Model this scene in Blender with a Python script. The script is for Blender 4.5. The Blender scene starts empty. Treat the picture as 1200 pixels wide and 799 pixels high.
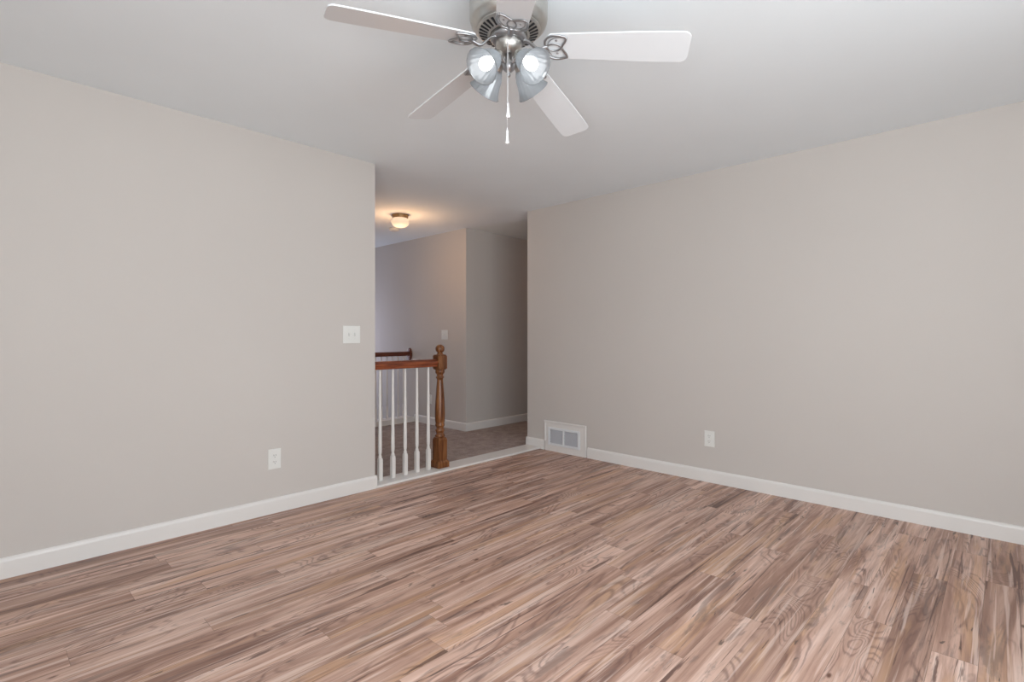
import bpy, bmesh, math, random
from mathutils import Vector, Matrix
PI = math.pi
sc = bpy.context.scene
C = sc.collection

# ------------------------------------------------------------------ camera
H = 2.44                       # ceiling height
YL, XR = 3.43, 4.0             # left wall face (y), right wall face (x)
cam_d = bpy.data.cameras.new('camera')
cam = bpy.data.objects.new('camera', cam_d); C.objects.link(cam)
cam.location = (0, 0, 1.15)
cam.rotation_euler = (PI/2, 0, math.radians(43.7 - 90))
cam_d.sensor_width = 36
cam_d.lens = 605/1200*36
cam_d.shift_y = (393.0-399.5)/1200 * 1.0
cam_d.clip_start = 0.02
sc.camera = cam

# ------------------------------------------------------------------ exposure, world, daylight
sc.view_settings.view_transform = 'Standard'
sc.view_settings.look = 'None'
sc.view_settings.gamma = 1
sc.view_settings.use_curve_mapping = False
sc.view_settings.exposure = 0.03
world = bpy.data.worlds.new('World'); sc.world = world; world.use_nodes = True
wn = world.node_tree.nodes['Background']
wn.inputs[0].default_value = (0.75, 0.85, 1.0, 1); wn.inputs[1].default_value = 1.0

def area(name, loc, direction, sx, sy, power, color):
    l = bpy.data.lights.new(name, 'AREA'); l.shape = 'RECTANGLE'; l.size = sx; l.size_y = sy
    l.energy = power; l.color = color
    o = bpy.data.objects.new(name, l); C.objects.link(o); o.location = loc
    o.rotation_euler = Vector(direction).to_track_quat('-Z', 'Y').to_euler()
    return o
# daylight at the windows behind the photographer and at the stair window
W_SOUTH = (-0.75, 1.95, 0.45, 2.15)      # x0,x1,z0,z1 in wall y=-1.1
W_WEST = (-0.95, -0.05, 0.45, 2.15)       # y0,y1,z0,z1 in wall x=-1.1
area('daylight_south', (0.6, -1.30, 1.3), (0, 1, 0.42), 2.6, 1.6, 86, (0.925, 0.98, 1.0))
area('daylight_west', (-1.30, -0.5, 1.3), (1, 0, 0.55), 0.86, 1.6, 74, (0.925, 0.98, 1.0))
area('daylight_stairs', (3.42, 7.55, 1.05), (0.25, -1, 0), 0.8, 1.4, 13, (0.78, 0.78, 1.0))

corr = bpy.data.lights.new('corridor_light', 'POINT'); corr.energy = 1.6; corr.color = (1, .38, .14); corr.shadow_soft_size = .12
corr_o = bpy.data.objects.new('corridor_light', corr); C.objects.link(corr_o); corr_o.location = (6.5, 4.1, 2.1)

# ------------------------------------------------------------------ materials
def mat(name):
    m = bpy.data.materials.new(name); m.use_nodes = True
    nt = m.node_tree; b = nt.nodes['Principled BSDF']
    return m, nt, b
def nd(nt, t, **kw):
    n = nt.nodes.new(t)
    for k, v in kw.items(): setattr(n, k, v)
    return n
def simple(name, col, rough=0.5, metal=0.0, spec=0.5, var=0.0, scale=8, bump=0.0, bscale=200):
    m, nt, b = mat(name)
    b.inputs['Roughness'].default_value = rough; b.inputs['Metallic'].default_value = metal
    b.inputs['Specular IOR Level'].default_value = spec
    tc = nd(nt, 'ShaderNodeTexCoord')
    if var:
        n = nd(nt, 'ShaderNodeTexNoise'); n.inputs['Scale'].default_value = scale; n.inputs['Detail'].default_value = 4
        nt.links.new(tc.outputs['Object'], n.inputs['Vector'])
        r = nd(nt, 'ShaderNodeValToRGB')
        r.color_ramp.elements[0].position = .3; r.color_ramp.elements[1].position = .7
        r.color_ramp.elements[0].color = tuple(c*(1-var) for c in col)+(1,)
        r.color_ramp.elements[1].color = tuple(min(1, c*(1+var)) for c in col)+(1,)
        nt.links.new(n.outputs['Fac'], r.inputs[0]); nt.links.new(r.outputs[0], b.inputs['Base Color'])
    else:
        b.inputs['Base Color'].default_value = tuple(col)+(1,)
    if bump:
        n2 = nd(nt, 'ShaderNodeTexNoise'); n2.inputs['Scale'].default_value = bscale; n2.inputs['Detail'].default_value = 2
        nt.links.new(tc.outputs['Object'], n2.inputs['Vector'])
        bp = nd(nt, 'ShaderNodeBump'); bp.inputs['Strength'].default_value = bump; bp.inputs['Distance'].default_value = 0.002
        nt.links.new(n2.outputs['Fac'], bp.inputs['Height']); nt.links.new(bp.outputs[0], b.inputs['Normal'])
    return m
WALL = simple('greige_wall_paint', (0.612, 0.572, 0.540), 0.75, spec=0.2, var=0.012, scale=1.2, bump=0.12, bscale=260)
CEIL = simple('ceiling_paint', (0.86, 0.915, 0.945), 0.9, spec=0.1, var=0.01, scale=2, bump=0.15, bscale=180)
TRIM = simple('white_trim_paint', (0.80, 0.775, 0.75), 0.35, spec=0.4, var=0.01, scale=3)
PLASTIC = simple('white_plastic', (0.80, 0.80, 0.77), 0.3, spec=0.5)
SLOT = simple('dark_slot', (0.10, 0.10, 0.10), 0.6)
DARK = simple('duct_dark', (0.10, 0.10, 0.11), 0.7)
GRILLE = simple('grille_enamel', (0.80, 0.82, 0.84), 0.35, spec=0.5)
LOUVER = simple('louver_enamel', (0.60, 0.61, 0.65), 0.4, spec=0.5)
NICKEL = simple('brushed_nickel', (0.55, 0.535, 0.505), 0.36, metal=1.0, var=0.05, scale=40)
NICKEL_D = simple('pewter_metal', (0.44, 0.44, 0.45), 0.34, metal=1.0)
VENTDARK = simple('motor_slot_dark', (0.012, 0.012, 0.014), 0.6)
BLADE = simple('white_fan_blade', (0.72, 0.74, 0.76), 0.45, spec=0.35, var=0.01, scale=5)
BRONZE = simple('antique_brass', (0.36, 0.23, 0.11), 0.4, metal=0.8)
FOB = simple('white_fob_plastic', (0.9, 0.9, 0.92), 0.2)
CHAIN = simple('chain_metal', (0.75, 0.75, 0.76), 0.3, metal=0.8)
BALW = simple('white_baluster_paint', (0.80, 0.77, 0.74), 0.35, spec=0.4)

def emissive(name, col, strength):
    m, nt, b = mat(name)
    b.inputs['Base Color'].default_value = (0.9, 0.9, 0.9, 1)
    b.inputs['Emission Color'].default_value = tuple(col)+(1,)
    b.inputs['Emission Strength'].default_value = strength
    return m
BULB = emissive('lit_bulb', (0.97, 0.985, 1.0), 4.2)
HALLGLASS = emissive('lit_opal_glass', (1.0, 0.72, 0.48), 0.75)
HALLGLASS.node_tree.nodes['Principled BSDF'].inputs['Base Color'].default_value = (0.35, 0.32, 0.28, 1)

def glass_shade():
    m = bpy.data.materials.new('clear_ribbed_shade_glass'); m.use_nodes = True
    nt = m.node_tree; nt.nodes.clear()
    out = nd(nt, 'ShaderNodeOutputMaterial')
    tr = nd(nt, 'ShaderNodeBsdfTransparent'); tr.inputs[0].default_value = (0.96, 0.97, 0.98, 1)
    tl = nd(nt, 'ShaderNodeBsdfTranslucent'); tl.inputs[0].default_value = (0.45, 0.47, 0.49, 1)
    df = nd(nt, 'ShaderNodeBsdfDiffuse'); df.inputs[0].default_value = (0.45, 0.47, 0.49, 1)
    gl = nd(nt, 'ShaderNodeBsdfGlossy'); gl.inputs['Roughness'].default_value = 0.12
    lw = nd(nt, 'ShaderNodeLayerWeight'); lw.inputs[0].default_value = 0.35
    m1 = nd(nt, 'ShaderNodeMixShader'); m1.inputs[0].default_value = 0.4
    nt.links.new(tl.outputs[0], m1.inputs[1]); nt.links.new(df.outputs[0], m1.inputs[2])
    m2 = nd(nt, 'ShaderNodeMixShader'); m2.inputs[0].default_value = 0.10
    nt.links.new(m1.outputs[0], m2.inputs[1]); nt.links.new(gl.outputs[0], m2.inputs[2])
    mr = nd(nt, 'ShaderNodeMapRange'); mr.inputs['To Min'].default_value = 0.93; mr.inputs['To Max'].default_value = 0.97
    nt.links.new(lw.outputs['Facing'], mr.inputs['Value'])
    m3 = nd(nt, 'ShaderNodeMixShader')
    nt.links.new(mr.outputs[0], m3.inputs[0]); nt.links.new(tr.outputs[0], m3.inputs[1]); nt.links.new(m2.outputs[0], m3.inputs[2])
    nt.links.new(m3.outputs[0], out.inputs[0])
    return m
SHADE = glass_shade()

def wood(name, dark, mid, light, rough=0.3, stretch=(30, 30, 2.5)):
    m, nt, b = mat(name)
    tc = nd(nt, 'ShaderNodeTexCoord'); mp = nd(nt, 'ShaderNodeMapping'); mp.inputs['Scale'].default_value = stretch
    nt.links.new(tc.outputs['Object'], mp.inputs[0])
    n = nd(nt, 'ShaderNodeTexNoise'); n.inputs['Scale'].default_value = 1.6; n.inputs['Detail'].default_value = 6; n.inputs['Distortion'].default_value = .6
    nt.links.new(mp.outputs[0], n.inputs['Vector'])
    r = nd(nt, 'ShaderNodeValToRGB'); e = r.color_ramp.elements
    e[0].position = .33; e[0].color = dark+(1,); e[1].position = .68; e[1].color = light+(1,)
    x = e.new(.5); x.color = mid+(1,)
    nt.links.new(n.outputs['Fac'], r.inputs[0]); nt.links.new(r.outputs[0], b.inputs['Base Color'])
    b.inputs['Roughness'].default_value = rough
    return m
RAILWOOD = wood('red_stained_oak', (0.10, 0.020, 0.007), (0.20, 0.045, 0.015), (0.30, 0.080, 0.028), 0.3, (2.5, 30, 30))
NEWELWOOD = wood('golden_stained_oak', (0.085, 0.024, 0.006), (0.18, 0.062, 0.018), (0.28, 0.118, 0.042), 0.3)
FARWOOD = wood('dark_stained_oak', (0.075, 0.018, 0.007), (0.13, 0.032, 0.012), (0.19, 0.05, 0.02), 0.3, (2.5, 30, 30))

# ---- laminate floor: each plank carries its own random offset (attribute 'plank')
def floor_mat():
    m, nt, b = mat('walnut_laminate')
    L = nt.links
    at = nd(nt, 'ShaderNodeAttribute', attribute_name='plank')
    geo = nd(nt, 'ShaderNodeTexCoord')
    off = nd(nt, 'ShaderNodeVectorMath', operation='MULTIPLY_ADD')
    off.inputs[1].default_value = (37, 23, 11)
    L.new(at.outputs['Color'], off.inputs[0]); L.new(geo.outputs['Object'], off.inputs[2])
    P = off.outputs[0]
    def mapping(s):
        mp = nd(nt, 'ShaderNodeMapping'); mp.inputs['Scale'].default_value = s
        L.new(P, mp.inputs[0]); return mp.outputs[0]
    def noise(v, scale=1, detail=3, rough=.5, dist=0):
        n = nd(nt, 'ShaderNodeTexNoise'); n.inputs['Scale'].default_value = scale
        n.inputs['Detail'].default_value = detail; n.inputs['Roughness'].default_value = rough; n.inputs['Distortion'].default_value = dist
        L.new(v, n.inputs['Vector']); return n.outputs['Fac']
    def math_(op, a, b_=None, c=None, clamp=False):
        n = nd(nt, 'ShaderNodeMath', operation=op); n.use_clamp = clamp
        for i, x in enumerate((a, b_, c)):
            if x is None: continue
            if isinstance(x, (int, float)): n.inputs[i].default_value = x
            else: L.new(x, n.inputs[i])
        return n.outputs[0]
    def ramp(v, stops):
        r = nd(nt, 'ShaderNodeValToRGB'); e = r.color_ramp.elements
        e[0].position, e[0].color = stops[0][0], tuple(stops[0][1])+(1,)
        e[1].position, e[1].color = stops[-1][0], tuple(stops[-1][1])+(1,)
        for p, c in stops[1:-1]:
            x = e.new(p); x.color = tuple(c)+(1,)
        L.new(v, r.inputs[0]); return r.outputs[0]
    def rng(v, a, b_, lo=0, hi=1):
        n = nd(nt, 'ShaderNodeMapRange'); n.interpolation_type = 'SMOOTHSTEP'
        n.inputs['From Min'].default_value = a; n.inputs['From Max'].default_value = b_
        n.inputs['To Min'].default_value = lo; n.inputs['To Max'].default_value = hi
        L.new(v, n.inputs['Value']); return n.outputs[0]
    def mix(fac, a, c, blend='MIX'):
        n = nd(nt, 'ShaderNodeMix', data_type='RGBA', blend_type=blend)
        if isinstance(fac, (int, float)): n.inputs[0].default_value = fac
        else: L.new(fac, n.inputs[0])
        for s, x in ((6, a), (7, c)):
            if isinstance(x, tuple): n.inputs[s].default_value = x+(1,)
            else: L.new(x, n.inputs[s])
        return n.outputs[2]
    # broad tone bands running along the plank
    warp = noise(mapping((1.4, 5, 3)), 1.0, 2, .5, .5)
    tone = noise(mapping((0.75, 10.5, 1)), 1.0, 5, .55, 1.0)
    col = ramp(tone, [(.28, (.225, .132, .098)), (.41, (.385, .245, .185)), (.50, (.540, .365, .285)), (.59, (.670, .480, .390)), (.70, (.78, .600, .510))])
    # golden sapwood
    sap = rng(noise(mapping((1.0, 10, 3)), 1.0, 3, .55, .9), .54, .66, 0, .55)
    col = mix(sap, col, (.60, .385, .235))
    # smoky heart patches
    grey = rng(noise(mapping((1.7, 11, 7)), 1.0, 5, .68, 1.3), .54, .64, 0, .78)
    col = mix(grey, col, mix(.62, col, (.150, .122, .115)))
    # swirling growth rings: contour lines of a smooth field, uneven in spacing
    base = noise(mapping((1.5, 5.5, 1)), 1.0, 1.0, .4, .9)
    jit = noise(mapping((9, 42, 1)), 1.0, 3, .6, .3)
    field = math_('MULTIPLY_ADD', jit, .030, base)
    rings = math_('ABSOLUTE', math_('SUBTRACT', math_('FRACT', math_('MULTIPLY', field, 21)), .5))
    ringline = rng(rings, 0.0, .30, 1, 0)
    ringmask = rng(noise(mapping((1.5, 6, 9)), 1.0, 2, .5, .5), .49, .59, .04, .85)
    col = mix(math_('MULTIPLY', ringline, ringmask), col, mix(.6, col, (.13, .07, .06)))
    # fibres
    fib = noise(mapping((3.5, 120, 1)), 1.0, 3, .6, .25)
    col = mix(rng(fib, .44, .68, .0, .42), col, mix(.6, col, (.22, .115, .09)))
    fib2 = noise(mapping((1.4, 45, 5)), 1.0, 3, .6, .4)
    col = mix(rng(fib2, .53, .66, .0, .55), col, (.83, .665, .58))
    # long dark mineral streaks, crisp
    st = noise(mapping((0.85, 25, 13)), 1.0, 5, .62, 1.0)
    col = mix(rng(st, .60, .655, 0, .85), col, (.125, .070, .055))
    # short dark flecks beside knots
    fl = noise(mapping((4.0, 26, 21)), 1.0, 3, .6, .8)
    col = mix(rng(fl, .67, .72, 0, .8), col, (.09, .065, .055))
    vo = nd(nt, 'ShaderNodeTexVoronoi'); vo.inputs['Scale'].default_value = 1.0
    L.new(mapping((3.0, 7.5, 1)), vo.inputs['Vector'])
    kn = rng(vo.outputs['Distance'], .02, .075, .9, 0)
    col = mix(kn, col, (.12, .055, .035))
    # plank to plank tone
    sep = nd(nt, 'ShaderNodeSeparateColor'); L.new(at.outputs['Color'], sep.inputs[0])
    k = math_('MULTIPLY_ADD', sep.outputs[2], .16, .93)
    hv = nd(nt, 'ShaderNodeHueSaturation'); L.new(col, hv.inputs['Color']); L.new(k, hv.inputs['Value'])
    hv.inputs['Saturation'].default_value = 1.08; hv.inputs['Hue'].default_value = 0.494
    L.new(hv.outputs[0], b.inputs['Base Color'])
    b.inputs['Roughness'].default_value = 0.42
    b.inputs['Specular IOR Level'].default_value = 0.35
    bp = nd(nt, 'ShaderNodeBump'); bp.inputs['Strength'].default_value = 0.08; bp.inputs['Distance'].default_value = 0.001
    L.new(fib, bp.inputs['Height']); L.new(bp.outputs[0], b.inputs['Normal'])
    return m
FLOOR = floor_mat()
SEAM = simple('plank_seam', (0.20, 0.13, 0.10), 0.7)

def carpet_mat():
    m, nt, b = mat('grey_taupe_carpet')
    tc = nd(nt, 'ShaderNodeTexCoord')
    n = nd(nt, 'ShaderNodeTexNoise'); n.inputs['Scale'].default_value = 9; n.inputs['Detail'].default_value = 8; n.inputs['Roughness'].default_value = .75
    n2 = nd(nt, 'ShaderNodeTexNoise'); n2.inputs['Scale'].default_value = 160; n2.inputs['Detail'].default_value = 3
    for q in (n, n2): nt.links.new(tc.outputs['Object'], q.inputs['Vector'])
    r = nd(nt, 'ShaderNodeValToRGB'); e = r.color_ramp.elements
    e[0].position = .34; e[0].color = (.24, .195, .18, 1); e[1].position = .68; e[1].color = (.62, .53, .49, 1)
    ad = nd(nt, 'ShaderNodeMath', operation='MULTIPLY_ADD'); ad.inputs[1].default_value = .45
    nt.links.new(n2.outputs['Fac'], ad.inputs[0])
    mu = nd(nt, 'ShaderNodeMath', operation='MULTIPLY'); mu.inputs[1].default_value = .55
    nt.links.new(n.outputs['Fac'], mu.inputs[0]); nt.links.new(mu.outputs[0], ad.inputs[2])
    nt.links.new(ad.outputs[0], r.inputs[0]); nt.links.new(r.outputs[0], b.inputs['Base Color'])
    b.inputs['Roughness'].default_value = 1; b.inputs['Specular IOR Level'].default_value = .05
    bp = nd(nt, 'ShaderNodeBump'); bp.inputs['Strength'].default_value = .8; bp.inputs['Distance'].default_value = .006
    nt.links.new(n2.outputs['Fac'], bp.inputs['Height']); nt.links.new(bp.outputs[0], b.inputs['Normal'])
    return m
CARPET = carpet_mat()

# ------------------------------------------------------------------ geometry helpers
def link(name, bm, m, parent=None, smooth=False, bevel=0.0, segs=2, angle=40):
    me = bpy.data.meshes.new(name)
    bmesh.ops.recalc_face_normals(bm, faces=bm.faces[:])
    bm.to_mesh(me); bm.free()
    for mm in (m if isinstance(m, (list, tuple)) else [m]): me.materials.append(mm)
    if smooth:
        for p in me.polygons: p.use_smooth = True
    o = bpy.data.objects.new(name, me); C.objects.link(o)
    if parent: o.parent = parent
    if bevel:
        md = o.modifiers.new('bevel', 'BEVEL'); md.width = bevel; md.segments = segs; md.limit_method = 'ANGLE'; md.angle_limit = math.radians(angle)
    return o
def box(bm, x0, y0, z0, x1, y1, z1, mi=0):
    v = [bm.verts.new(p) for p in ((x0,y0,z0),(x1,y0,z0),(x1,y1,z0),(x0,y1,z0),(x0,y0,z1),(x1,y0,z1),(x1,y1,z1),(x0,y1,z1))]
    for f in ((0,3,2,1),(4,5,6,7),(0,1,5,4),(1,2,6,5),(2,3,7,6),(3,0,4,7)):
        fc = bm.faces.new([v[i] for i in f]); fc.material_index = mi
def prism(bm, pts, z0, z1):
    a = [bm.verts.new((x, y, z0)) for x, y in pts]; b = [bm.verts.new((x, y, z1)) for x, y in pts]
    n = len(pts)
    bm.faces.new(a[::-1]); bm.faces.new(b)
    for i in range(n): bm.faces.new((a[i], a[(i+1) % n], b[(i+1) % n], b[i]))
def sweep(bm, prof, p0, p1, up=Vector((0,0,1)), side=None):
    """extrude a profile [(s,t)] (s across, t up) from p0 to p1"""
    p0, p1 = Vector(p0), Vector(p1); d = (p1-p0).normalized()
    s = side if side else d.cross(up).normalized()
    A = [bm.verts.new(p0+s*a+up*t) for a, t in prof]; B = [bm.verts.new(p1+s*a+up*t) for a, t in prof]
    n = len(prof); bm.faces.new(A[::-1]); bm.faces.new(B)
    for i in range(n): bm.faces.new((A[i], A[(i+1) % n], B[(i+1) % n], B[i]))
def lathe(bm, prof, seg=32, M=Matrix(), close=True):
    """prof [(r,z)] bottom to top"""
    rings = []
    for r, z in prof:
        rings.append([bm.verts.new(M @ Vector((r*math.cos(2*PI*i/seg), r*math.sin(2*PI*i/seg), z))) for i in range(seg)] if r > 1e-6 else [bm.verts.new(M @ Vector((0, 0, z)))])
    for a, b in zip(rings, rings[1:]):
        if len(a) == 1 and len(b) == 1: continue
        if len(a) == 1:
            for i in range(seg): bm.faces.new((a[0], b[(i+1) % seg], b[i]))
        elif len(b) == 1:
            for i in range(seg): bm.faces.new((a[i], a[(i+1) % seg], b[0]))
        else:
            for i in range(seg): bm.faces.new((a[i], a[(i+1) % seg], b[(i+1) % seg], b[i]))
    if close:
        if len(rings[0]) > 1: bm.faces.new(rings[0][::-1])
        if len(rings[-1]) > 1: bm.faces.new(rings[-1])
def tube(bm, pts, r, seg=8, closed=False, flat=1.0):
    pts = [Vector(p) for p in pts]; n = len(pts); rings = []
    rr = r if isinstance(r, (list, tuple)) else [r]*n
    for i, p in enumerate(pts):
        if closed: t = pts[(i+1) % n]-pts[i-1]
        else: t = pts[min(i+1, n-1)]-pts[max(i-1, 0)]
        t.normalize()
        a = t.cross(Vector((0, 0, 1)))
        if a.length < .05: a = t.cross(Vector((1, 0, 0)))
        a.normalize(); b = a.cross(t).normalized()
        rings.append([bm.verts.new(p+a*rr[i]*math.cos(2*PI*k/seg)+b*rr[i]*flat*math.sin(2*PI*k/seg)) for k in range(seg)])
    rng_ = range(n) if closed else range(n-1)
    for i in rng_:
        A, B = rings[i], rings[(i+1) % n]
        for k in range(seg): bm.faces.new((A[k], A[(k+1) % seg], B[(k+1) % seg], B[k]))
    if not closed: bm.faces.new(rings[0][::-1]); bm.faces.new(rings[-1])
def empty(name, loc, label, cat, group=None, rz=0):
    o = bpy.data.objects.new(name, None); C.objects.link(o); o.location = loc; o.rotation_euler = (0, 0, rz)
    o.empty_display_size = .05
    tag(o, label, cat, group); return o
def tag(o, label, cat, group=None):
    o['label'] = label; o['category'] = cat
    if group: o['group'] = group
def struct(name, bm, m, **kw):
    o = link(name, bm, m, **kw); o['kind'] = 'structure'; return o

# ------------------------------------------------------------------ setting: floor
PW = 0.127
random.seed(11)
joints = {  # row start (index from y=1.084) -> an x with a board end seen in the photograph
    0: 1.835, 2: 2.205, 3: 1.197, 6: 0.94, 9: 0.652, 12: 0.737, 11: 1.033, -1: 2.452, -2: 1.75, -6: 2.51, -8: 3.64, 14: 2.3, 16: 3.1}
bm = bmesh.new()
lay = bm.loops.layers.float_color.new('plank')
g = 0.0005
def quad(x0, y0, x1, y1, z, mi, c):
    f = bm.faces.new([bm.verts.new(p) for p in ((x0, y0, z), (x1, y0, z), (x1, y1, z), (x0, y1, z))]); f.material_index = mi
    for l in f.loops: l[lay] = c
X0, X1, Y0, Y1 = -1.1, 4.0, -1.1, 3.43
i = math.floor((Y0-1.084)/PW)
while 1.084+i*PW < Y1:
    ya = max(Y0, 1.084+i*PW); yb = min(Y1, 1.084+(i+1)*PW)
    j = joints.get(i, random.uniform(0, 1.22))
    while j > X0: j -= 1.22
    while j < X1:
        xa, xb = max(X0, j), min(X1, j+1.22)
        if xb-xa > .002:
            quad(xa+g, ya+g, xb-g, yb-g, 0.0, 0, (random.random(), random.random(), random.random(), 1))
        j += 1.22
    i += 1
quad(X0, Y0, X1, Y1, -0.0012, 1, (0, 0, 0, 1))
box(bm, X0, Y0, -0.08, X1, Y1, -0.002, 1)
struct('floor', bm, [FLOOR, SEAM])

# carpeted landing and corridor behind the opening
bm = bmesh.new()
box(bm, -0.6, 3.43, -0.08, 6.9, 4.68, -0.002); box(bm, -0.6, 4.68, -0.08, 4.1, 5.72, -0.002)
CF = struct('floor_hall', bm, CARPET)
# ceiling
bm = bmesh.new(); box(bm, -1.25, -1.25, H, 7.05, 7.65, H+.1)
struct('ceiling', bm, CEIL)

# ------------------------------------------------------------------ walls
bm = bmesh.new(); box(bm, -1.1, YL, 0, 2.097, YL+.15, H); struct('wall_left', bm, WALL)
bm = bmesh.new(); box(bm, XR, -1.1, 0, XR+.12, 3.60, H); struct('wall_right', bm, WALL)
def wall_with_hole(axis, c0, c1, a0, a1, h):
    bm = bmesh.new()
    def B(p0, p1, z0, z1):
        if axis == 'y': box(bm, p0, c0, z0, p1, c1, z1)
        else: box(bm, c0, p0, z0, c1, p1, z1)
    h0, h1, z0, z1 = h
    B(a0, h0, -.0, H); B(h1, a1, 0, H); B(h0, h1, 0, z0); B(h0, h1, z1, H)
    return bm
struct('wall_south', wall_with_hole('y', -1.25, -1.1, -1.25, 4.12, W_SOUTH), WALL)
struct('wall_west', wall_with_hole('x', -1.25, -1.1, -1.1, YL+.15, W_WEST), WALL)
GLASS = simple('window_glass', (1, 1, 1), 0.0); GLASS.node_tree.nodes['Principled BSDF'].inputs['Alpha'].default_value = .06
def window(name, axis, c, a0, a1, z0, z1):
    bm = bmesh.new(); w = .05
    def B(p0, p1, q0, q1, t=.03):
        if axis == 'y': box(bm, p0, c-t, q0, p1, c+t, q1)
        else: box(bm, c-t, p0, q0, c+t, p1, q1)
    B(a0, a0+w, z0, z1); B(a1-w, a1, z0, z1); B(a0+w, a1-w, z0, z0+w); B(a0+w, a1-w, z1-w, z1)
    zm = (z0+z1)/2; B(a0+w, a1-w, zm-.025, zm+.025)
    o = struct(name, bm, TRIM)
    bm = bmesh.new()
    if axis == 'y': box(bm, a0+w, c-.003, z0+w, a1-w, c+.003, z1-w)
    else: box(bm, c-.003, a0+w, z0+w, c+.003, a1-w, z1-w)
    link('window_pane', bm, GLASS, o)
window('window_1', 'y', -1.18, *W_SOUTH)
window('window_2', 'x', -1.18, *W_WEST)
# hall walls
bm = bmesh.new(); prism(bm, [(4.1, 4.68), (6.9, 4.68), (6.9, 4.80), (4.22, 4.80), (4.22, 7.4), (4.1, 7.4)], -1.6, H)
struct('wall_hall', bm, WALL)
bm = bmesh.new(); box(bm, XR+.12, 3.48, 0, 6.9, 3.60, H); struct('wall_corridor', bm, WALL)
bm = bmesh.new(); box(bm, 6.9, 3.48, 0, 7.0, 4.80, H); struct('wall_end', bm, WALL)
bm = bmesh.new(); box(bm, -.75, YL+.15, -1.6, -.6, 7.4, H); struct('wall_stairs', bm, WALL)
bm = wall_with_hole('y', 7.4, 7.52, -.75, 4.22, (3.0, 3.95, 0.3, 1.85)); box(bm, -.75, 7.4, -1.6, 4.22, 7.52, 0)
struct('wall_north', bm, WALL)
window('window_3', 'y', 7.46, 3.0, 3.95, 0.3, 1.85)
bm = bmesh.new(); box(bm, -.6, 5.72, -1.7, 4.1, 7.4, -1.6); struct('floor_stairs', bm, CARPET)

# ------------------------------------------------------------------ baseboards and threshold
BP = [(0, 0), (.013, 0), (.013, .080), (.010, .090), (.005, .096), (0, .098)]
def baseboard(name, p0, p1, side):
    bm = bmesh.new(); sweep(bm, BP, p0, p1, side=Vector(side)); return struct(name, bm, TRIM)
def baseboards(name, runs):
    bm = bmesh.new()
    for p0, p1, s in runs: sweep(bm, BP, p0, p1, side=Vector(s))
    return struct(name, bm, TRIM)
baseboards('baseboard_left', [((-1.1, YL, 0), (2.1092, YL, 0), (0, -1, 0)), ((2.097, YL-.0122, 0), (2.097, YL+.15, 0), (1, 0, 0))])
baseboards('baseboard_right', [((XR, -1.1, 0), (XR, 2.835, 0), (-1, 0, 0)), ((XR, 3.365, 0), (XR, 3.6122, 0), (-1, 0, 0)), ((XR-.0122, 3.60, 0), (6.9, 3.60, 0), (0, 1, 0))])
baseboards('baseboard_hall', [((4.1, 4.6678, 0), (4.1, 5.72, 0), (-1, 0, 0)), ((4.0878, 4.68, 0), (6.9, 4.68, 0), (0, -1, 0))])
# painted threshold board in the opening
bm = bmesh.new()
box(bm, 2.0975, 3.412, 0.0, XR-.0005, 3.600, .020)
struct('trim_threshold', bm, TRIM, bevel=.006, segs=3)
# landing edge curb under the far railing
bm = bmesh.new(); box(bm, -.6, 5.72, -.3, 4.1, 5.90, .065)
struct('trim_landing', bm, TRIM, bevel=.004)

# ------------------------------------------------------------------ newel post
NX, NY = 2.785, 3.520
nw = empty('newel_post', (NX, NY, .020), 'turned golden-brown wooden newel post with ball top at the end of the near stair railing', 'newel post')
def sqring(bm, prof, M=Matrix(), seg_corner=1):
    """square sections [(half,z)]"""
    rings = [[bm.verts.new(M @ Vector((sx*h, sy*h, z))) for sx, sy in ((-1,-1),(1,-1),(1,1),(-1,1))] for h, z in prof]
    bm.faces.new(rings[0][::-1]); bm.faces.new(rings[-1])
    for a, b in zip(rings, rings[1:]):
        for i in range(4): bm.faces.new((a[i], a[(i+1) % 4], b[(i+1) % 4], b[i]))
bm = bmesh.new(); sqring(bm, [(.058, 0), (.058, .042), (.052, .055), (.046, .062), (.0445, .066)])
link('plinth', bm, NEWELWOOD, nw, bevel=.002)
bm = bmesh.new(); sqring(bm, [(.0445, .064), (.0445, .238), (.036, .256)])
link('base_block', bm, NEWELWOOD, nw, bevel=.003)
bm = bmesh.new()
lathe(bm, [(.030, .254), (.036, .262), (.038, .270), (.036, .279), (.029, .284), (.0275, .296), (.031, .305), (.034, .313), (.0345, .321),
           (.031, .329), (.027, .335), (.029, .345), (.034, .354), (.036, .362), (.034, .370), (.0315, .376), (.0350, .392), (.0370, .42), (.0378, .455), (.0370, .50), (.0345, .56), (.0310, .62), (.0275, .68), (.0245, .725),
           (.023, .745), (.0235, .757), (.029, .764), (.032, .771), (.029, .778), (.024, .783), (.0235, .793), (.028, .801), (.033, .808), (.036, .818), (.034, .828), (.036, .836), (.040, .842)], 32)
bmesh.ops.scale(bm, vec=(1.16, 1.16, 1), verts=bm.verts)
link('turned_shaft', bm, NEWELWOOD, nw, smooth=True)
bm = bmesh.new(); sqring(bm, [(.036, .836), (.0445, .848), (.0445, .952), (.036, .966)])
link('top_block', bm, NEWELWOOD, nw, bevel=.003)
bm = bmesh.new()
lathe(bm, [(.030, .964), (.031, .969), (.024, .974), (.0215, .980), (.024, .986)] + [(.040*math.sin(a), 1.015-.038*math.cos(a)) for a in [math.radians(d) for d in range(45, 181, 9)]], 32)
link('ball_finial', bm, NEWELWOOD, nw, smooth=True)

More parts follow.
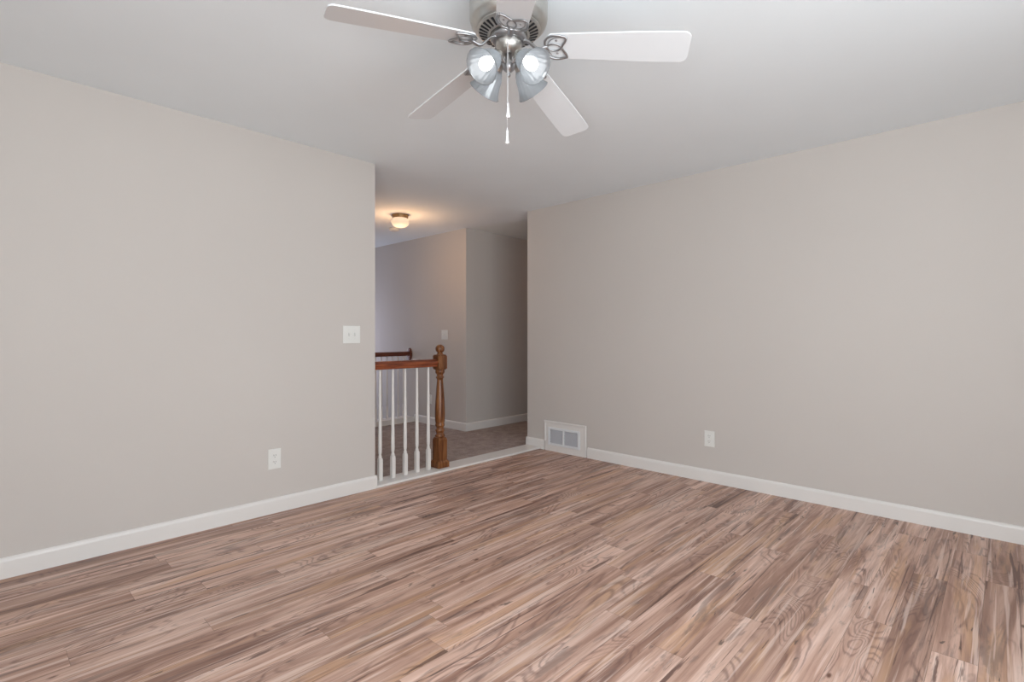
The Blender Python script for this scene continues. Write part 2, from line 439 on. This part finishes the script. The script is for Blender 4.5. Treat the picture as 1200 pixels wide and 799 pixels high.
# ------------------------------------------------------------------ near handrail and balusters
RPROF = [(-.020, 0), (.020, 0), (.023, .008), (.023, .018), (.030, .026), (.031, .040), (.027, .052), (.016, .061), (0, .064), (-.016, .061), (-.027, .052), (-.031, .040), (-.030, .026), (-.023, .018), (-.023, .008)]
hr = empty('handrail', (2.097, NY, .884), 'reddish-brown wooden handrail of the near railing, running from the left wall to the newel post', 'handrail')
bm = bmesh.new(); sweep(bm, RPROF, (0.0, 0, 0), (NX-.0445-2.097, 0, 0))
link('rail', bm, RAILWOOD, hr, bevel=.0015)
def baluster_meshes(zt):
    b1 = bmesh.new(); sqring(b1, [(.0160, 0), (.0160, .168), (.0105, .180)])
    b2 = bmesh.new()
    lathe(b2, [(.0125, .176), (.0145, .183), (.0145, .190), (.011, .196), (.0105, .204), (.0135, .214), (.0150, .235), (.0148, .30), (.0135, .42), (.0118, .56), (.0100, .70), (.0085, zt-.03), (.0082, zt)], 16)
    return b1, b2
blabels = ['white turned baluster of the near railing, closest to the left wall', 'white turned baluster of the near railing, second from the left wall',
           'white turned baluster in the middle of the five under the near handrail', 'white turned baluster of the near railing, second from the newel post',
           'white turned baluster of the near railing, right beside the newel post']
first = None
for k in range(5):
    loc = (2.196+.1163*k, NY, .020)
    if first is None:
        first = empty('baluster', loc, blabels[0], 'baluster', 'white balusters under the near handrail')
        b1, b2 = baluster_meshes(.866)
        link('base_block', b1, BALW, first, bevel=.002); link('turned_spindle', b2, BALW, first, smooth=True)
    else:
        r = first.copy(); C.objects.link(r); r.location = loc; r['label'] = blabels[k]
        for ch in first.children:
            c = ch.copy(); C.objects.link(c); c.parent = r

# ------------------------------------------------------------------ far railing over the stairs
FY = 5.83
fr = empty('handrail', (2.0, FY, .876), 'dark brown handrail of the far railing, ending at a round plate on the hall wall', 'handrail')
bm = bmesh.new(); sweep(bm, [(s, t*.9) for s, t in RPROF], (-1.0, 0, 0), (2.078, 0, 0))
link('rail', bm, FARWOOD, fr)
bm = bmesh.new()
Mr = Matrix.Translation((2.1, 0, .022)) @ Matrix.Rotation(-PI/2, 4, 'Y') @ Matrix.Diagonal((1.25, .85, 1, 1))
lathe(bm, [(.066, 0), (.066, .008), (.058, .014), (.046, .015), (.040, .022), (0, .022)], 32, Mr)
link('rosette', bm, FARWOOD, fr, smooth=False, bevel=.002)
fb = None
fpos = [3.995-.0845*k for k in range(13)]
ordin = ['nearest the round wall plate', 'second from the round wall plate', 'third from the round wall plate', 'fourth from the round wall plate', 'fifth from the round wall plate']
for k, x in enumerate(fpos):
    if fb is None:
        fb = empty('baluster', (x, FY, .065), 'thin white baluster of the far railing, '+ordin[0], 'baluster', 'thin balusters under the far handrail')
        b2 = bmesh.new(); sqring(b2, [(.012, 0), (.012, .16), (.008, .17)])
        link('base_block', b2, BALW, fb)
        b2 = bmesh.new(); lathe(b2, [(.008, .168), (.011, .19), (.0105, .40), (.0065, .811)], 12)
        link('turned_spindle', b2, BALW, fb, smooth=True)
    else:
        r = fb.copy(); C.objects.link(r); r.location = (x, FY, .065)
        r['label'] = 'thin white baluster of the far railing, '+ordin[k] if k < 5 else 'thin white baluster of the far railing, hidden behind the left wall'
        for ch in fb.children:
            c = ch.copy(); C.objects.link(c); c.parent = r

# ------------------------------------------------------------------ wall plates
def rotz(o, a): o.rotation_euler = (0, 0, a)
def plate(name, loc, rz, w, h, label, cat, kind):
    """local: x along the wall, -y out of the wall"""
    t = empty(name, loc, label, cat, rz=rz)
    bm = bmesh.new(); box(bm, -w/2, -.006, -h/2, w/2, 0, h/2)
    link('cover_plate', bm, PLASTIC, t, bevel=.0025, segs=3)
    if kind == 'outlet':
        for zc in (-.021, .021):
            bm = bmesh.new()
            pts = [(.0165*math.cos(a)*1.02, .0145*math.sin(a)) for a in [2*PI*i/24 for i in range(24)]]
            pts = [(max(-.0155, min(.0155, x)), z) for x, z in pts]
            A = [bm.verts.new((x, -.0085, zc+z)) for x, z in pts]; B = [bm.verts.new((x, -.005, zc+z)) for x, z in pts]
            bm.faces.new(A); bm.faces.new(B[::-1])
            for i in range(24): bm.faces.new((A[i], A[(i+1) % 24], B[(i+1) % 24], B[i]))
            s = link('socket', bm, PLASTIC, t)
            bm = bmesh.new()
            box(bm, -.0075, -.0090, zc-.001, -.0050, -.0084, zc+.0085); box(bm, .0050, -.0090, zc, .0075, -.0084, zc+.0075)
            lathe(bm, [(.0026, 0), (.0026, .0006)], 12, Matrix.Translation((0, -.0084, zc-.0075)) @ Matrix.Rotation(PI/2, 4, 'X'))
            link('socket_slots', bm, SLOT, s)
        bm = bmesh.new(); lathe(bm, [(.003, 0), (.0025, .0012)], 12, Matrix.Translation((0, -.006, 0)) @ Matrix.Rotation(PI/2, 4, 'X'))
        link('screw', bm, CHAIN, t)
    else:
        xs = {'switch2': (-.023, .023), 'switch1': (0,)}[kind]
        for xc in xs:
            bm = bmesh.new(); box(bm, xc-.006, -.0075, -.0125, xc+.006, -.005, .0125)
            s = link('switch_bezel', bm, simple('bezel', (.62, .62, .60), .4) if 'bezel' not in bpy.data.materials else bpy.data.materials['bezel'], t)
            bm = bmesh.new()
            v = [bm.verts.new(p) for p in ((xc-.0042,-.0075,-.009),(xc+.0042,-.0075,-.009),(xc+.0042,-.0075,.009),(xc-.0042,-.0075,.009),(xc-.0036,-.018,.004),(xc+.0036,-.018,.004),(xc+.0036,-.017,.010),(xc-.0036,-.017,.010))]
            for f in ((0,3,2,1),(4,5,6,7),(0,1,5,4),(1,2,6,5),(2,3,7,6),(3,0,4,7)): bm.faces.new([v[i] for i in f])
            link('switch_toggle', bm, PLASTIC, s)
            for zc in (-.03, .03):
                bm = bmesh.new(); lathe(bm, [(.0028, 0), (.0022, .001)], 10, Matrix.Translation((xc, -.006, zc)) @ Matrix.Rotation(PI/2, 4, 'X'))
                link('screw', bm, CHAIN, t)
    return t
plate('light_switch', (1.903, YL, 1.157), 0, .135, .127, 'white double toggle light switch plate high on the left wall near the opening', 'light switch', 'switch2')
plate('wall_outlet', (1.357, YL, .350), 0, .080, .130, 'white duplex outlet low on the left wall below the light switch', 'outlet', 'outlet')
plate('wall_outlet', (XR, 1.678, .340), PI/2*-1, .080, .124, 'white duplex outlet low on the right wall', 'outlet', 'outlet')
plate('light_switch', (4.1, 5.085, 1.160), -PI/2, .118, .118, 'small white toggle switch plate on the hall wall above the newel post', 'light switch', 'switch2')
plate('wall_outlet', (4.1, 5.385, .325), -PI/2, .075, .118, 'white outlet on the hall wall seen between the near balusters and newel post', 'outlet', 'outlet')

# ------------------------------------------------------------------ return-air vent at the foot of the right wall
vt = empty('wall_vent', (XR, 3.107, 0), 'white return-air grille in a moulded frame at the foot of the right wall', 'vent')
y0, y1, zt = -.262, .250, .300       # local y along wall
bm = bmesh.new()
gy0, gy1, gz0, gz1 = -.190, .200, .062, .238
D = -.013
box(bm, D, y0+.008, 0, 0, gy0+.012, zt-.008); box(bm, D, gy1-.012, 0, 0, y1-.008, zt-.008)
box(bm, D, gy0+.012, 0, 0, gy1-.012, gz0+.012); box(bm, D, gy0+.012, gz1-.012, 0, gy1-.012, zt-.008)
link('back_panel', bm, TRIM, vt)
bm = bmesh.new()
def mould(bm, a, b):   # half-round bead
    prof = [(-.011, 0), (-.011, .004), (-.008, .010), (0, .013), (.008, .010), (.011, .004), (.011, 0)]
    sweep(bm, prof, a, b, up=Vector((-1, 0, 0)))
mould(bm, (D+.002, y0+.010, .098), (D+.002, y0+.010, zt)); mould(bm, (D+.002, y1-.010, .098), (D+.002, y1-.010, zt)); mould(bm, (D+.002, y0, zt-.010), (D+.002, y1, zt-.010))
link('moulding', bm, TRIM, vt)
bm = bmesh.new()
f = .027; G = D-.008
box(bm, G, gy0, gz0, D, gy0+f, gz1); box(bm, G, gy1-f, gz0, D, gy1, gz1)
box(bm, G, gy0+f, gz0, D, gy1-f, gz0+f*.8); box(bm, G, gy0+f, gz1-f*.8, D, gy1-f, gz1)
ym = (gy0+gy1)/2
box(bm, G, ym-.0105, gz0+f*.8, D, ym+.0105, gz1-f*.8)
link('grille_frame', bm, GRILLE, vt, bevel=.003)
for a, b in ((gy0+f, ym-.0105), (ym+.0105, gy1-f)):
    bm = bmesh.new(); n = 11
    for q in range(n):
        z = gz0+f*.8+(gz1-gz0-2*f*.8)*(q+.5)/n
        prof = [(-.009, .0065), (-.0085, .0078), (.004, -.0058), (.0035, -.0071)]
        A = [bm.verts.new((D+.006+px, a, z-pz)) for px, pz in prof]; B = [bm.verts.new((D+.006+px, b, z-pz)) for px, pz in prof]
        bm.faces.new(A); bm.faces.new(B[::-1])
        for i in range(4): bm.faces.new((A[i], A[(i+1) % 4], B[(i+1) % 4], B[i]))
    link('louvers', bm, LOUVER, vt)
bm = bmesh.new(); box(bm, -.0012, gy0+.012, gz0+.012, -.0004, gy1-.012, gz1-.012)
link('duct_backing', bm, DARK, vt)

# ------------------------------------------------------------------ hall flush-mount lamp and smoke detector
hl = empty('ceiling_lamp', (3.17, 4.685, H), 'lit flush-mount ceiling lamp with opal glass bowl and brass rim in the hall', 'ceiling lamp')
bm = bmesh.new(); lathe(bm, [(.078, -.038), (.083, -.034), (.085, -.012), (.090, 0)], 40)
link('lamp_base', bm, BRONZE, hl, smooth=False, bevel=.001)
bm = bmesh.new()
lathe(bm, [(.095*math.sin(math.radians(d))**.9 if d else 0, -.076-.060*math.cos(math.radians(d))) for d in range(0, 91, 9)] + [(.0945, -.066), (.088, -.050), (.080, -.040), (.074, -.0355)], 40)
link('glass_bowl', bm, HALLGLASS, hl, smooth=True)
hall_l = bpy.data.lights.new('hall_lamp_light', 'POINT'); hall_l.energy = 8.0; hall_l.color = (1, .57, .29); hall_l.shadow_soft_size = .10
o = bpy.data.objects.new('hall_lamp_light', hall_l); C.objects.link(o); o.location = (3.17, 4.685, H-.34)
bm = bmesh.new(); lathe(bm, [(0, -.034), (.045, -.034), (.058, -.026), (.062, -.010), (.062, 0)], 32)
sd = link('smoke_detector', bm, PLASTIC, smooth=False, bevel=.002); sd.location = (3.52, 5.33, H)
tag(sd, 'small round white smoke detector on the hall ceiling just behind the lit lamp', 'smoke detector')

# ------------------------------------------------------------------ ceiling fan
CX, CY, ZB = 1.4066, 1.3617, 2.2491
R, BW = .6593, .1371
YAW = math.radians(43.7)
fan = empty('ceiling_fan', (CX, CY, H), 'brushed nickel ceiling fan with five white blades and four lit glass shades', 'ceiling fan')
zc = lambda z: z-H
bm = bmesh.new()
lathe(bm, [(.118, zc(2.305)), (.130, zc(2.312)), (.142, zc(2.325)), (.1475, zc(2.342)), (.1475, zc(2.408)), (.142, zc(2.424)), (.128, zc(2.434)), (.110, zc(2.44))], 64)
link('motor_housing', bm, NICKEL, fan, smooth=True)
# slotted lower ring of the motor
bm = bmesh.new()
lathe(bm, [(.066, zc(2.286)), (.072, zc(2.284)), (.078, zc(2.2865)), (.114, zc(2.2985)), (.121, zc(2.303)), (.121, zc(2.309)), (.060, zc(2.309))], 64)
link('vent_ring', bm, NICKEL, fan, smooth=False)
bm = bmesh.new(); NS = 32
for k in range(NS):
    a = 2*PI*k/NS; w = .0040; c, s = math.cos(a), math.sin(a)
    def P(r, t, z): return (c*r-s*t, s*r+c*t, zc(z))
    v = [bm.verts.new(P(*q)) for q in ((.081,-w*.7,2.2868),(.081,w*.7,2.2868),(.112,w*1.25,2.2972),(.112,-w*1.25,2.2972))]
    u = [bm.verts.new(P(*q)) for q in ((.081,-w*.7,2.2905),(.081,w*.7,2.2905),(.112,w*1.25,2.3005),(.112,-w*1.25,2.3005))]
    bm.faces.new(v); bm.faces.new(u[::-1])
    for i in range(4): bm.faces.new((v[i], v[(i+1) % 4], u[(i+1) % 4], u[i]))
sl = link('vent_slots', bm, VENTDARK, fan); sl.location = (0, 0, -.0012)
bm = bmesh.new(); lathe(bm, [(.050, zc(2.262)), (.064, zc(2.264)), (.069, zc(2.270)), (.069, zc(2.280)), (.060, zc(2.290))], 48)
link('flywheel', bm, NICKEL_D, fan, smooth=True)
bm = bmesh.new(); lathe(bm, [(.018, zc(2.216)), (.028, zc(2.219)), (.040, zc(2.228)), (.047, zc(2.240)), (.0495, zc(2.250)), (.0495, zc(2.268))], 48)
link('switch_housing', bm, NICKEL, fan, smooth=True)
bm = bmesh.new(); lathe(bm, [(0, zc(2.128)), (.005, zc(2.130)), (.008, zc(2.137)), (.005, zc(2.144)), (.013, zc(2.150)), (.021, zc(2.158)), (.024, zc(2.170)), (.021, zc(2.182)), (.0135, zc(2.190)), (.0135, zc(2.218))], 32)
link('light_kit_stem', bm, NICKEL_D, fan, smooth=True)

# blades: one mesh, each with its own angle, pitch and slight sag as photographed
def blade_mesh():
    bm = bmesh.new()
    r0, r1 = .150, R; pts = []
    w0, w1 = .056, BW/2
    def wid(r): t = (r-r0)/(r1-r0); return w0+(w1-w0)*min(1, t*1.4)
    out = []
    rc = .028
    for j in range(0, 7):   # root corner
        a = PI/2*j/6; out.append((r0+.02-.02*math.cos(a)*1, wid(r0)-.02+.02*math.sin(a)))
    for r in (.25, .35, .45, .55): out.append((r, wid(r)))
    for j in range(0, 9):
        a = PI/2*j/8; out.append((r1-rc+rc*math.sin(a)+0, w1-rc+rc*math.cos(a)))
    full = out+[(x, -y) for x, y in out[::-1]]
    t = .0028
    A = [bm.verts.new((x, y, -t)) for x, y in full]; B = [bm.verts.new((x, y, t)) for x, y in full]
    bm.faces.new(A[::-1]); bm.faces.new(B); n = len(full)
    for i in range(n): bm.faces.new((A[i], A[(i+1) % n], B[(i+1) % n], B[i]))
    return bm
def iron_mesh():
    """open butterfly bracket: curved arm from the hub, two leaf loops and a central teardrop"""
    bm = bmesh.new()
    zb = -.0075
    arm = [(.055, 0, .022), (.075, 0, .016), (.092, 0, .002), (.108, 0, -.013), (.124, 0, -.017), (.140, 0, -.012), (.150, 0, -.009)]
    def smooth(ps, n=6):
        out = []
        for i in range(len(ps)-1):
            p = [Vector(ps[max(0, i-1)]), Vector(ps[i]), Vector(ps[i+1]), Vector(ps[min(len(ps)-1, i+2)])]
            for k in range(n):
                t = k/n
                out.append(.5*((2*p[1])+(-p[0]+p[2])*t+(2*p[0]-5*p[1]+4*p[2]-p[3])*t*t+(-p[0]+3*p[1]-3*p[2]+p[3])*t**3))
        out.append(Vector(ps[-1])); return out
    tube(bm, smooth(arm), .0105, 10, flat=.5)
    for s in (1, -1):
        leaf = [(.143, 0*s, zb), (.141, .020*s, zb), (.148, .038*s, zb), (.166, .052*s, zb), (.190, .055*s, zb), (.212, .050*s, zb), (.222, .046*s, zb)]
        back = [(.222, .046*s, zb), (.218, .030*s, zb), (.208, .012*s, zb), (.203, .002*s, zb)]
        tube(bm, smooth(leaf), .0041, 8, flat=.8); tube(bm, smooth(back), .0044, 8, flat=.8)
        inner = [(.203, .001*s, zb), (.190, .012*s, zb), (.172, .016*s, zb), (.156, .011*s, zb), (.149, .001*s, zb)]
        tube(bm, smooth(inner), .0031, 8, flat=.8)
        lf2 = [(.151, .012*s, zb), (.160, .030*s, zb), (.176, .042*s, zb), (.194, .046*s, zb), (.214, .043*s, zb)]
        tube(bm, smooth(lf2), .0017, 6, flat=.8)
        for px, py in ((.185, .030),):
            lathe(bm, [(.0045, -.002), (.004, -.0005), (.0025, .0005)], 10, Matrix.Translation((px, py*s, zb+.001)) @ Matrix.Rotation(PI, 4, 'X'))
    return bm
bl = [(2.7798, -.2003, .0475), (3.9807, -.209, .0639), (5.2875, -.2582, .0742), (6.5164, -.13, .1104), (7.7644, -.233, .0687)]
b0 = link('fan_blade', blade_mesh(), BLADE, fan, bevel=.0008)
i0 = link('blade_iron', iron_mesh(), NICKEL_D, fan, smooth=True)
for k, (a, pit, dr) in enumerate(bl):
    o = b0 if k == 0 else b0.copy()
    q = i0 if k == 0 else i0.copy()
    if k:
        C.objects.link(o); C.objects.link(q); o.parent = fan; q.parent = fan
    # local x outwards; drop along radius; pitch about the radial axis
    tilt = math.asin(dr/R)
    M = Matrix.Translation((0, 0, zc(ZB))) @ Matrix.Rotation(a, 4, 'Z') @ Matrix.Rotation(tilt, 4, 'Y') @ Matrix.Rotation(pit, 4, 'X')
    o.matrix_local = M; q.matrix_local = M

# light kit: four arms, bell shades, bulbs
e_ = math.radians(41)
def shade_mesh():
    bm = bmesh.new()  # axis +z points out of the shade mouth; outer then inner wall, gently ribbed
    prof = [(.019, .000), (.022, .010), (.031, .022), (.039, .040), (.044, .060), (.050, .078), (.058, .094), (.0645, .104), (.0655, .1055), (.063, .1045), (.0565, .0935), (.0485, .078), (.0425, .060), (.0375, .040), (.0295, .023), (.0205, .012)]
    seg = 72; rings = []
    for r, z in prof:
        rings.append([bm.verts.new(((r+.0006*math.cos(18*2*PI*i/seg))*math.cos(2*PI*i/seg), (r+.0006*math.cos(18*2*PI*i/seg))*math.sin(2*PI*i/seg), z)) for i in range(seg)])
    for A, B in zip(rings, rings[1:]):
        for i in range(seg): bm.faces.new((A[i], A[(i+1) % seg], B[(i+1) % seg], B[i]))
    return bm
def bulb_mesh():
    bm = bmesh.new()
    lathe(bm, [(.0125, .012), (.0130, .030), (.0145, .044), (.0195, .056), (.0230, .066), (.0243, .076), (.0230, .087), (.0188, .096), (.0120, .102), (.0050, .1045), (0, .105)], 32)
    return bm
def cup_mesh():
    bm = bmesh.new(); lathe(bm, [(.010, -.020), (.017, -.014), (.0205, -.004), (.0215, .010), (.0200, .014)], 32)
    return bm
# fixed directions of the four lamps (relative to the view used to measure them)
shade0 = bulb0 = cup0 = arm0 = None
for k in range(4):
    az = YAW - PI/2 + math.radians([225, 315, 45, 135][k])   # plan angle
    ax = Vector((math.cos(az)*math.cos(e_), math.sin(az)*math.cos(e_), -math.sin(e_)))
    neck = Vector((math.cos(az)*.058, math.sin(az)*.058, zc(2.188)))
    M = Matrix.Translation(neck) @ ax.to_track_quat('Z', 'Y').to_matrix().to_4x4()
    if shade0 is None:
        shade0 = link('light_shade', shade_mesh(), SHADE, fan, smooth=True); bulb0 = link('light_bulb', bulb_mesh(), BULB, shade0, smooth=True)
        cup0 = link('shade_holder', cup_mesh(), NICKEL, shade0, smooth=True)
        shade0.matrix_local = M
    else:
        s = shade0.copy(); C.objects.link(s); s.parent = fan; s.matrix_local = M
        for ch in (bulb0, cup0):
            c = ch.copy(); C.objects.link(c); c.parent = s
    bm = bmesh.new()
    d = Vector((math.cos(az), math.sin(az), 0))
    tube(bm, [d*.008+Vector((0, 0, zc(2.172))), d*.024+Vector((0, 0, zc(2.180))), d*.036+Vector((0, 0, zc(2.196))), neck-ax*.016], .006, 10)
    link('light_arm', bm, NICKEL_D, fan, smooth=True)

# pull chains with their fobs
def chain(px, py, zt_, zb_, kind):
    bm = bmesh.new(); n = int((zt_-zb_)/.0042)
    for q in range(n):
        z = zt_-(q+.5)*(zt_-zb_)/n
        lathe(bm, [(0, -.0016), (.0014, -.0008), (.0014, .0008), (0, .0016)], 6, Matrix.Translation((px, py, zc(z))))
    tube(bm, [(px, py, zc(zt_)), (px, py, zc(zb_))], .0006, 5)
    ch = link('pull_chain', bm, CHAIN, fan, smooth=True)
    bm = bmesh.new()
    if kind == 0:
        lathe(bm, [(0, zb_-.056-H), (.0070, zb_-.055-H), (.0080, zb_-.052-H), (.0072, zb_-.048-H), (.0055, zb_-.035-H), (.0042, zb_-.022-H), (.0040, zb_-.018-H)], 20, Matrix.Translation((px, py, 0)))
        lathe(bm, [(.0025, zb_-.018-H), (.0032, zb_-.012-H), (.0032, zb_-.004-H), (.001, zb_-H)], 12, Matrix.Translation((px, py, 0)))
    else:
        lathe(bm, [(0, zb_-.060-H), (.0062, zb_-.059-H), (.0070, zb_-.055-H), (.0050, zb_-.048-H), (.0038, zb_-.030-H), (.0034, zb_-.022-H), (.0045, zb_-.016-H), (.0028, zb_-.010-H), (.001, zb_-H)], 20, Matrix.Translation((px, py, 0)))
    link('chain_fob', bm, FOB, ch, smooth=True)
Fv = Vector((math.cos(YAW), math.sin(YAW))); Rv = Vector((math.sin(YAW), -math.cos(YAW)))
p1 = -Fv*.046-Rv*.002; p2 = -Fv*.050+Rv*(-.005)
chain(p1.x, p1.y, 2.236, 2.012, 0)
chain(p2.x, p2.y, 2.240, 1.918, 1)
